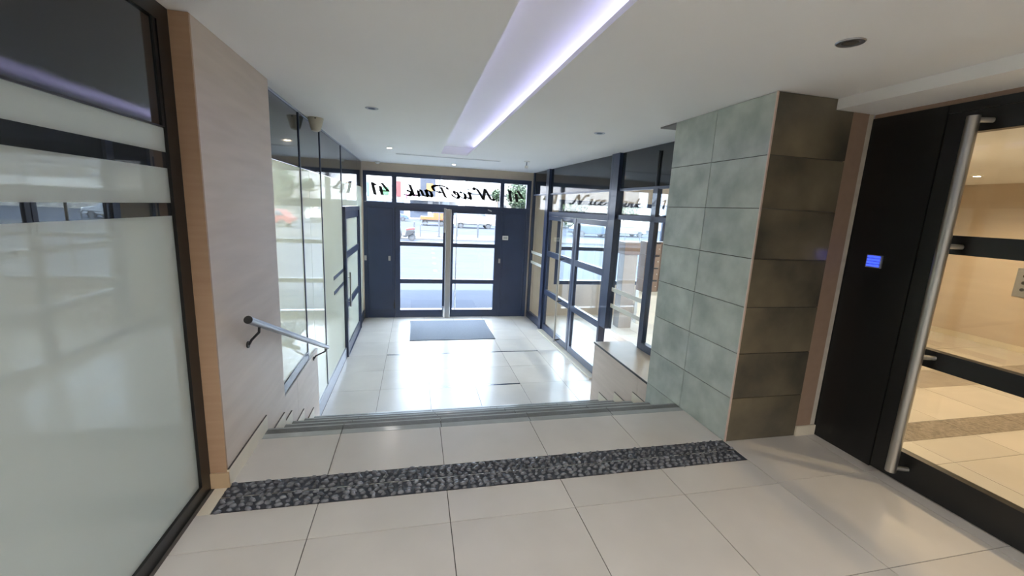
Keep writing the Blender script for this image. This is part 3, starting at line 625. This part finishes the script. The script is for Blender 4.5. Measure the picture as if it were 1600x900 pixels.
# ================================================================ STREET
M_asph = mat('street paving', (0.056, 0.061, 0.074), 0.95, spec=0.0, var=0.06, scale=.6, coords='World')
M_pave = mat('light pavement', (0.075, 0.075, 0.078), 0.95, spec=0.0, var=0.05, scale=.8, coords='World')
ZS = -.90
struct('ground', B(-60, 80, 9.33, 120, ZS-.3, ZS), M_asph, 'pale grey street surface outside the doors', 'ground')
struct('pavement', B(-60, 80, 30.2, 35.5, ZS, ZS+.10), M_pave, 'light pavement across the street', 'pavement')
struct('doorstep', B(-1.3, 7.9, 9.2, 9.95, ZF-.25, ZF-.005), mat('pale bounce stone', (.62, .61, .58), .7, var=.04, scale=3), 'pale doorstep outside the entrance, widened out of view to bounce daylight inside', 'doorstep')  # extended pale and unseen as a reflector towards the hall ceiling
struct('wall_front', MB().box(-3.1, -1.3, 9.14, 9.34, -1.2, -.1).box(-3.1, -1.3, 9.14, 9.34, 2.1, 3.2).box(7.8, 8.2, 9.14, 9.34, -1.2, 3.2).box(-3, 8.2, 9.2, 9.35, 2.5, 3.2), M_paint, 'outer front wall of the building around the entrance', 'wall')
rm = MB()
for k in range(6): rm.box(.64+.055*k, .76+.055*k, 13.9+2.0*k, 14.3+2.0*k, ZS, ZS+.004)
whole('road_marking', rm, mat('road paint', (.20, .195, .17), .7, var=.05), 'row of short white road dashes in front of the left door leaf', 'road marking')
M_chrome = mat('grey street metal', (.035, .037, .042), .5, var=.05)
M_tyre = mat('tyre', (.02, .02, .022), .7, var=.1)
M_carglass = mat('car glass', (.05, .06, .08), .05, var=.1, ior=1.6)
def barrier(x, y, w, label):
    t = thing('street_barrier', label, 'barrier', (x, y, ZS+.1)); z = ZS+.1
    part('hoop', MB().path([(x-w/2, y, z), (x-w/2, y, z+.82), (x-w/2+.10, y, z+.95), (x+w/2-.10, y, z+.95), (x+w/2, y, z+.82), (x+w/2, y, z)], .03), M_chrome, t, smooth=True)
    part('cross_bar', MB().tube((x-w/2, y, z+.45), (x+w/2, y, z+.45), .022), M_chrome, t)
barrier(1.05, 32.0, 1.35, 'grey hoop street barrier behind the parked scooter'); barrier(17.5, 32.0, 1.35, 'grey hoop street barrier far to the right')
def bollard(x, y, h, label):
    t = thing('bollard', label, 'bollard', (x, y, ZS+.1), 'street bollards')
    part('post', MB().tube((x, y, ZS+.1), (x, y, ZS+.1+h), .065), M_chrome, t, smooth=True); part('cap', MB().ball((x, y, ZS+.1+h), .07), M_chrome, t, smooth=True)
bollard(4.72, 32.6, 1.0, 'grey bollard in front of the white van'); bollard(-.07, 33.6, .95, 'thin grey bollard left of the hoop barrier'); bollard(3.15, 33.0, 1.35, 'tall thin bollard left of the white van'); bollard(9.3, 32.6, 1.0, 'grey bollard near the red car')
sp_ = thing('street_pole', 'thin grey street pole beside the hoop barrier', 'pole', (1.75, 32.2, ZS+.1))
part('shaft', MB().tube((1.75, 32.2, ZS+.1), (1.75, 32.2, 6.5), .045), M_chrome, sp_); part('base_plate', MB().tube((1.75, 32.2, ZS+.1), (1.75, 32.2, ZS+.16), .13), M_chrome, sp_); part('sign', B(1.50, 2.0, 32.13, 32.16, 5.6, 6.3), M_white, sp_)
def wheel(parent, x, y, z, r, w, axis='y'):
    wl = part('wheel', MB().lathe((x, y-w/2, z) if axis == 'y' else (x-w/2, y, z), [(r*.6, 0), (r*.95, 0), (r, w*.2), (r, w*.8), (r*.95, w), (r*.6, w)], 20, axis), M_tyre, parent, smooth=True)
    part('hub', MB().lathe((x, y-w/2-.004, z) if axis == 'y' else (x-w/2-.004, y, z), [(.001, 0), (r*.6, 0), (r*.6, w+.008), (.001, w+.008)], 16, axis), M_chrome, wl)
def car(x, y, L_, Wd, Hh, color, label, name='car', cat='car', prof=None, rz=0):
    # built facing +X about the origin, then turned
    t = thing(name, label, cat, (x, y, ZS)); m = mat(name+' paint %.2f %.2f %.2f' % color, color, .25, coat=.6, var=.02)
    prof = prof or [(-.5, .22), (-.5, .52), (-.44, .60), (-.30, .98), (.08, 1.0), (.26, .66), (.46, .56), (.5, .40), (.5, .22)]
    P_ = [(x+a*L_, ZS+b*Hh) for a, b in prof]
    part('body', MB().prism(P_, 'y', y-Wd/2, y+Wd/2), m, t, bevel=.06)
    top = max(b for a, b in prof)
    up = [(a, b) for a, b in prof if b > .8]
    a0, a1 = up[0][0], up[-1][0]
    for s_ in (-1, 1):
        yy = y+s_*Wd/2
        gl = [(x+(a0+.02)*L_, ZS+.94*Hh), (x+(a1-.02)*L_, ZS+.94*Hh), (x+(a1+.10)*L_, ZS+.66*Hh), (x+(a0-.06)*L_, ZS+.66*Hh)]
        part('side_window', MB().prism(gl, 'y', yy-.012*s_, yy+.012*s_), M_carglass, t)
        part('sill', B(x-.42*L_, x+.42*L_, yy-.02, yy+.02, ZS+.2*Hh, ZS+.26*Hh), M_tyre, t)
    for a in (-.32, .32):
        for s_ in (-1, 1): wheel(t, x+a*L_, y+s_*(Wd/2-.08), ZS+.33, .33, .2)
    part('bumper', B(x+.49*L_, x+.512*L_, y-Wd/2+.05, y+Wd/2-.05, ZS+.22*Hh, ZS+.36*Hh), M_tyre, t, bevel=.02); part('bumper', B(x-.512*L_, x-.49*L_, y-Wd/2+.05, y+Wd/2-.05, ZS+.22*Hh, ZS+.36*Hh), M_tyre, t, bevel=.02)
    for s_ in (-1, 1):
        part('headlamp', MB().ball((x+.485*L_, y+s_*(Wd/2-.25), ZS+.5*Hh), .10), M_white, t, smooth=True)
    if rz:
        t.rotation_euler.z = rz
    return t
vanp = [(-.5, .18), (-.5, .95), (-.47, 1.0), (.18, 1.0), (.34, .68), (.47, .58), (.5, .44), (.5, .18)]
car(6.6, 49.2, 4.9, 1.9, 2.15, (.42, .41, .39), 'white delivery van parked across the street', 'van', 'van', vanp)
car(2.1, 51.6, 3.0, 1.8, 2.3, (.22, .06, .015), 'small orange utility truck left of the white van', 'utility_truck', 'truck', [(-.5, .30), (-.5, .48), (-.02, .48), (-.02, 1.0), (.30, 1.0), (.46, .62), (.5, .45), (.5, .30)])
car(10.0, 39.8, 4.0, 1.75, 1.5, (.20, .008, .012), 'red car at the right edge of the right door leaf')
car(-3.0, 62, 4.2, 1.75, 1.5, (.04, .06, .12), 'dark blue car far down the street on the left')
car(17.5, 40.5, 4.3, 1.8, 1.5, (.03, .05, .09), 'blue car parked to the right, seen through the side lobby window')
car(22.5, 43.0, 4.3, 1.8, 1.55, (.15, .16, .18), 'silver car parked farthest to the right')
# scooter
sc = thing('scooter', 'dark parked scooter with a red and white seat outside the left door leaf', 'scooter', (-.62, 29.2, ZS)); X0, Y0, Z0 = -.62, 29.2, ZS
wheel(sc, X0+.42, Y0, Z0+.25, .25, .12); wheel(sc, X0-.52, Y0, Z0+.25, .25, .11)
part('body', MB().prism([(X0-.18, Z0+.30), (X0+.0, Z0+.24), (X0+.45, Z0+.45), (X0+.62, Z0+.62), (X0+.58, Z0+.74), (X0+.05, Z0+.70), (X0-.02, Z0+.42), (X0-.18, Z0+.36)], 'y', Y0-.16, Y0+.16), M_dark, sc, bevel=.03)
part('seat', MB().prism([(X0+.02, Z0+.70), (X0+.62, Z0+.78), (X0+.60, Z0+.90), (X0+.30, Z0+.88), (X0+.04, Z0+.80)], 'y', Y0-.15, Y0+.15), mat('scooter seat red', (.14, .02, .02), .5, var=.05), sc, bevel=.03)
part('front_shield', MB().prism([(X0-.20, Z0+.30), (X0-.34, Z0+.95), (X0-.42, Z0+.95), (X0-.46, Z0+.5)], 'y', Y0-.20, Y0+.20), M_dark, sc, bevel=.03)
part('fork', MB().tube((X0-.52, Y0, Z0+.25), (X0-.38, Y0, Z0+.95), .035), M_chrome, sc); part('handlebar', MB().path([(X0-.30, Y0-.33, Z0+1.05), (X0-.37, Y0, Z0+1.0), (X0-.30, Y0+.33, Z0+1.05)], .018), M_dark, sc); part('windscreen', MB().prism([(X0-.40, Z0+.98), (X0-.26, Z0+1.36), (X0-.245, Z0+1.36), (X0-.385, Z0+.98)], 'y', Y0-.2, Y0+.2), M_glass, sc)
# shop building on the left across the street
bl = thing('shop_building', 'pale building with coloured shop signs across the street', 'building', (-14, 72, ZS))
part('wall', B(-40, 7.0, 72, 80, ZS, 15), mat('pale facade', (.34, .31, .29), .7, var=.05, scale=.4), bl)
for k, x in enumerate((-12.0, -6.2, -3.2, .6, 4.2)):
    part('shop_window', B(x-1.4, x+1.4, 71.9, 72.0, ZS+.3, 2.2), M_carglass, bl)
sg = [(-10.2, 2.0, 3.0, 5.2, (.70, .35, .08)), (-7.9, 1.5, 2.4, 4.6, (.12, .2, .45)), (-4.6, .9, 2.8, 4.0, (.10, .35, .12)), (-2.9, 1.3, 2.6, 5.0, (.65, .04, .03)), (2.0, 2.4, 2.2, 5.6, (.05, .06, .10)), (2.3, 1.0, 3.7, 4.9, (.8, .38, .05)), (-.6, 1.8, 2.5, 3.1, (.55, .15, .3))]
for k, (x, w, a, b, c) in enumerate(sg): part('shop_sign', B(x-w/2, x+w/2, 71.6-(.15 if k == 5 else 0), 71.9, a, b), mat('sign %d colour' % k, tuple(q*.28 for q in c), .5, var=.03), bl)
part('awning', MB().prism([(71.9, 2.9), (70.4, 2.3), (70.4, 2.15), (71.9, 2.75)], 'x', -1.2, 6.5), M_white, bl)
for k in range(9):
    for r in range(3):
        wd = part('window', B(-32+k*4.2, -30.6+k*4.2, 71.93, 72.0, 6.2+r*3.0, 8.0+r*3.0), M_white, bl); part('pane', B(-31.9+k*4.2, -30.7+k*4.2, 71.91, 71.93, 6.3+r*3.0, 7.9+r*3.0), M_carglass, wd)
# stone retaining wall and trees on the right
M_stone = mat('rubble stone', (.26, .25, .235), .8, col2=(.11, .105, .10), scale=2.2, bump=.6, bscale=3, coords='World', detail=3)
sw = thing('retaining_wall', 'pale rubble stone retaining wall across the street on the right', 'wall', (30, 62, ZS))
part('masonry', B(7.2, 80, 62, 64, ZS, 7.0), M_stone, sw); part('coping', B(7.1, 80, 61.9, 64.1, 7.0, 7.25), M_pave, sw); part('rail', MB().tube((7.2, 61.95, 3.4), (30, 61.95, 3.2), .06), M_chrome, sw)
M_leaf = mat('foliage', (.035, .060, .022), .6, col2=(.012, .022, .009), scale=.5, coords='World', detail=2); M_bark = mat('bark', (.16, .12, .09), .9, var=.2, scale=8)
def tree(x, y, zb_, r, hgt, n, label, name='tree', sq=(1, 1, 1)):
    t = thing(name, label, 'tree' if name == 'tree' else 'plant', (x, y, zb_), 'greenery across the street')
    tr_ = MB().tube((x, y, zb_), (x+.1, y, zb_+hgt), .16, .08, 8)
    for k in range(4):
        a = k*1.7; tr_.tube((x+.08, y, zb_+hgt*.75), (x+math.cos(a)*r*.5, y+math.sin(a)*r*.5, zb_+hgt+r*.2), .06, .025, 6)
    part('trunk', tr_, M_bark, t)
    lv = MB()
    for k in range(n):
        d = Vector((random.gauss(0, 1), random.gauss(0, 1), random.gauss(0, 1))).normalized()*(random.random()**.4)
        c = Vector((x+d.x*r*sq[0], y+d.y*r*sq[1], zb_+hgt+d.z*r*sq[2])); s_ = random.uniform(.14, .28)
        u = Vector((random.gauss(0, 1), random.gauss(0, 1), random.gauss(0, 1))).normalized(); w = u.orthogonal().normalized(); b = len(lv.v)
        lv.v += [tuple(c-u*s_), tuple(c+w*s_*.5), tuple(c+u*s_), tuple(c-w*s_*.5)]; lv.f.append((b, b+1, b+2, b+3))
    part('foliage', lv, M_leaf, t, kind='stuff')
tree(14.9, 58.4, ZS, 2.6, 4.3, 2600, 'dense green tree in front of the stone wall, behind the right transom pane')
tree(11.35, 60.3, 1.0, .8, 2.3, 400, 'small green bush on the stone wall behind the long transom pane', 'ivy_plant')
tree(22.0, 58.5, ZS, 2.4, 4.2, 2000, 'green tree beyond the side lobby window, left of two', sq=(1.2, .8, 1)); tree(29.0, 56.0, ZS, 3.0, 4.6, 2600, 'green tree beyond the side lobby window, right of two')
tree(19.0, 47.5, ZS, 1.1, 1.1, 700, 'low green shrub behind the parked blue car', 'shrub', sq=(1.8, .7, .8))
bpy.context.view_layer.update()
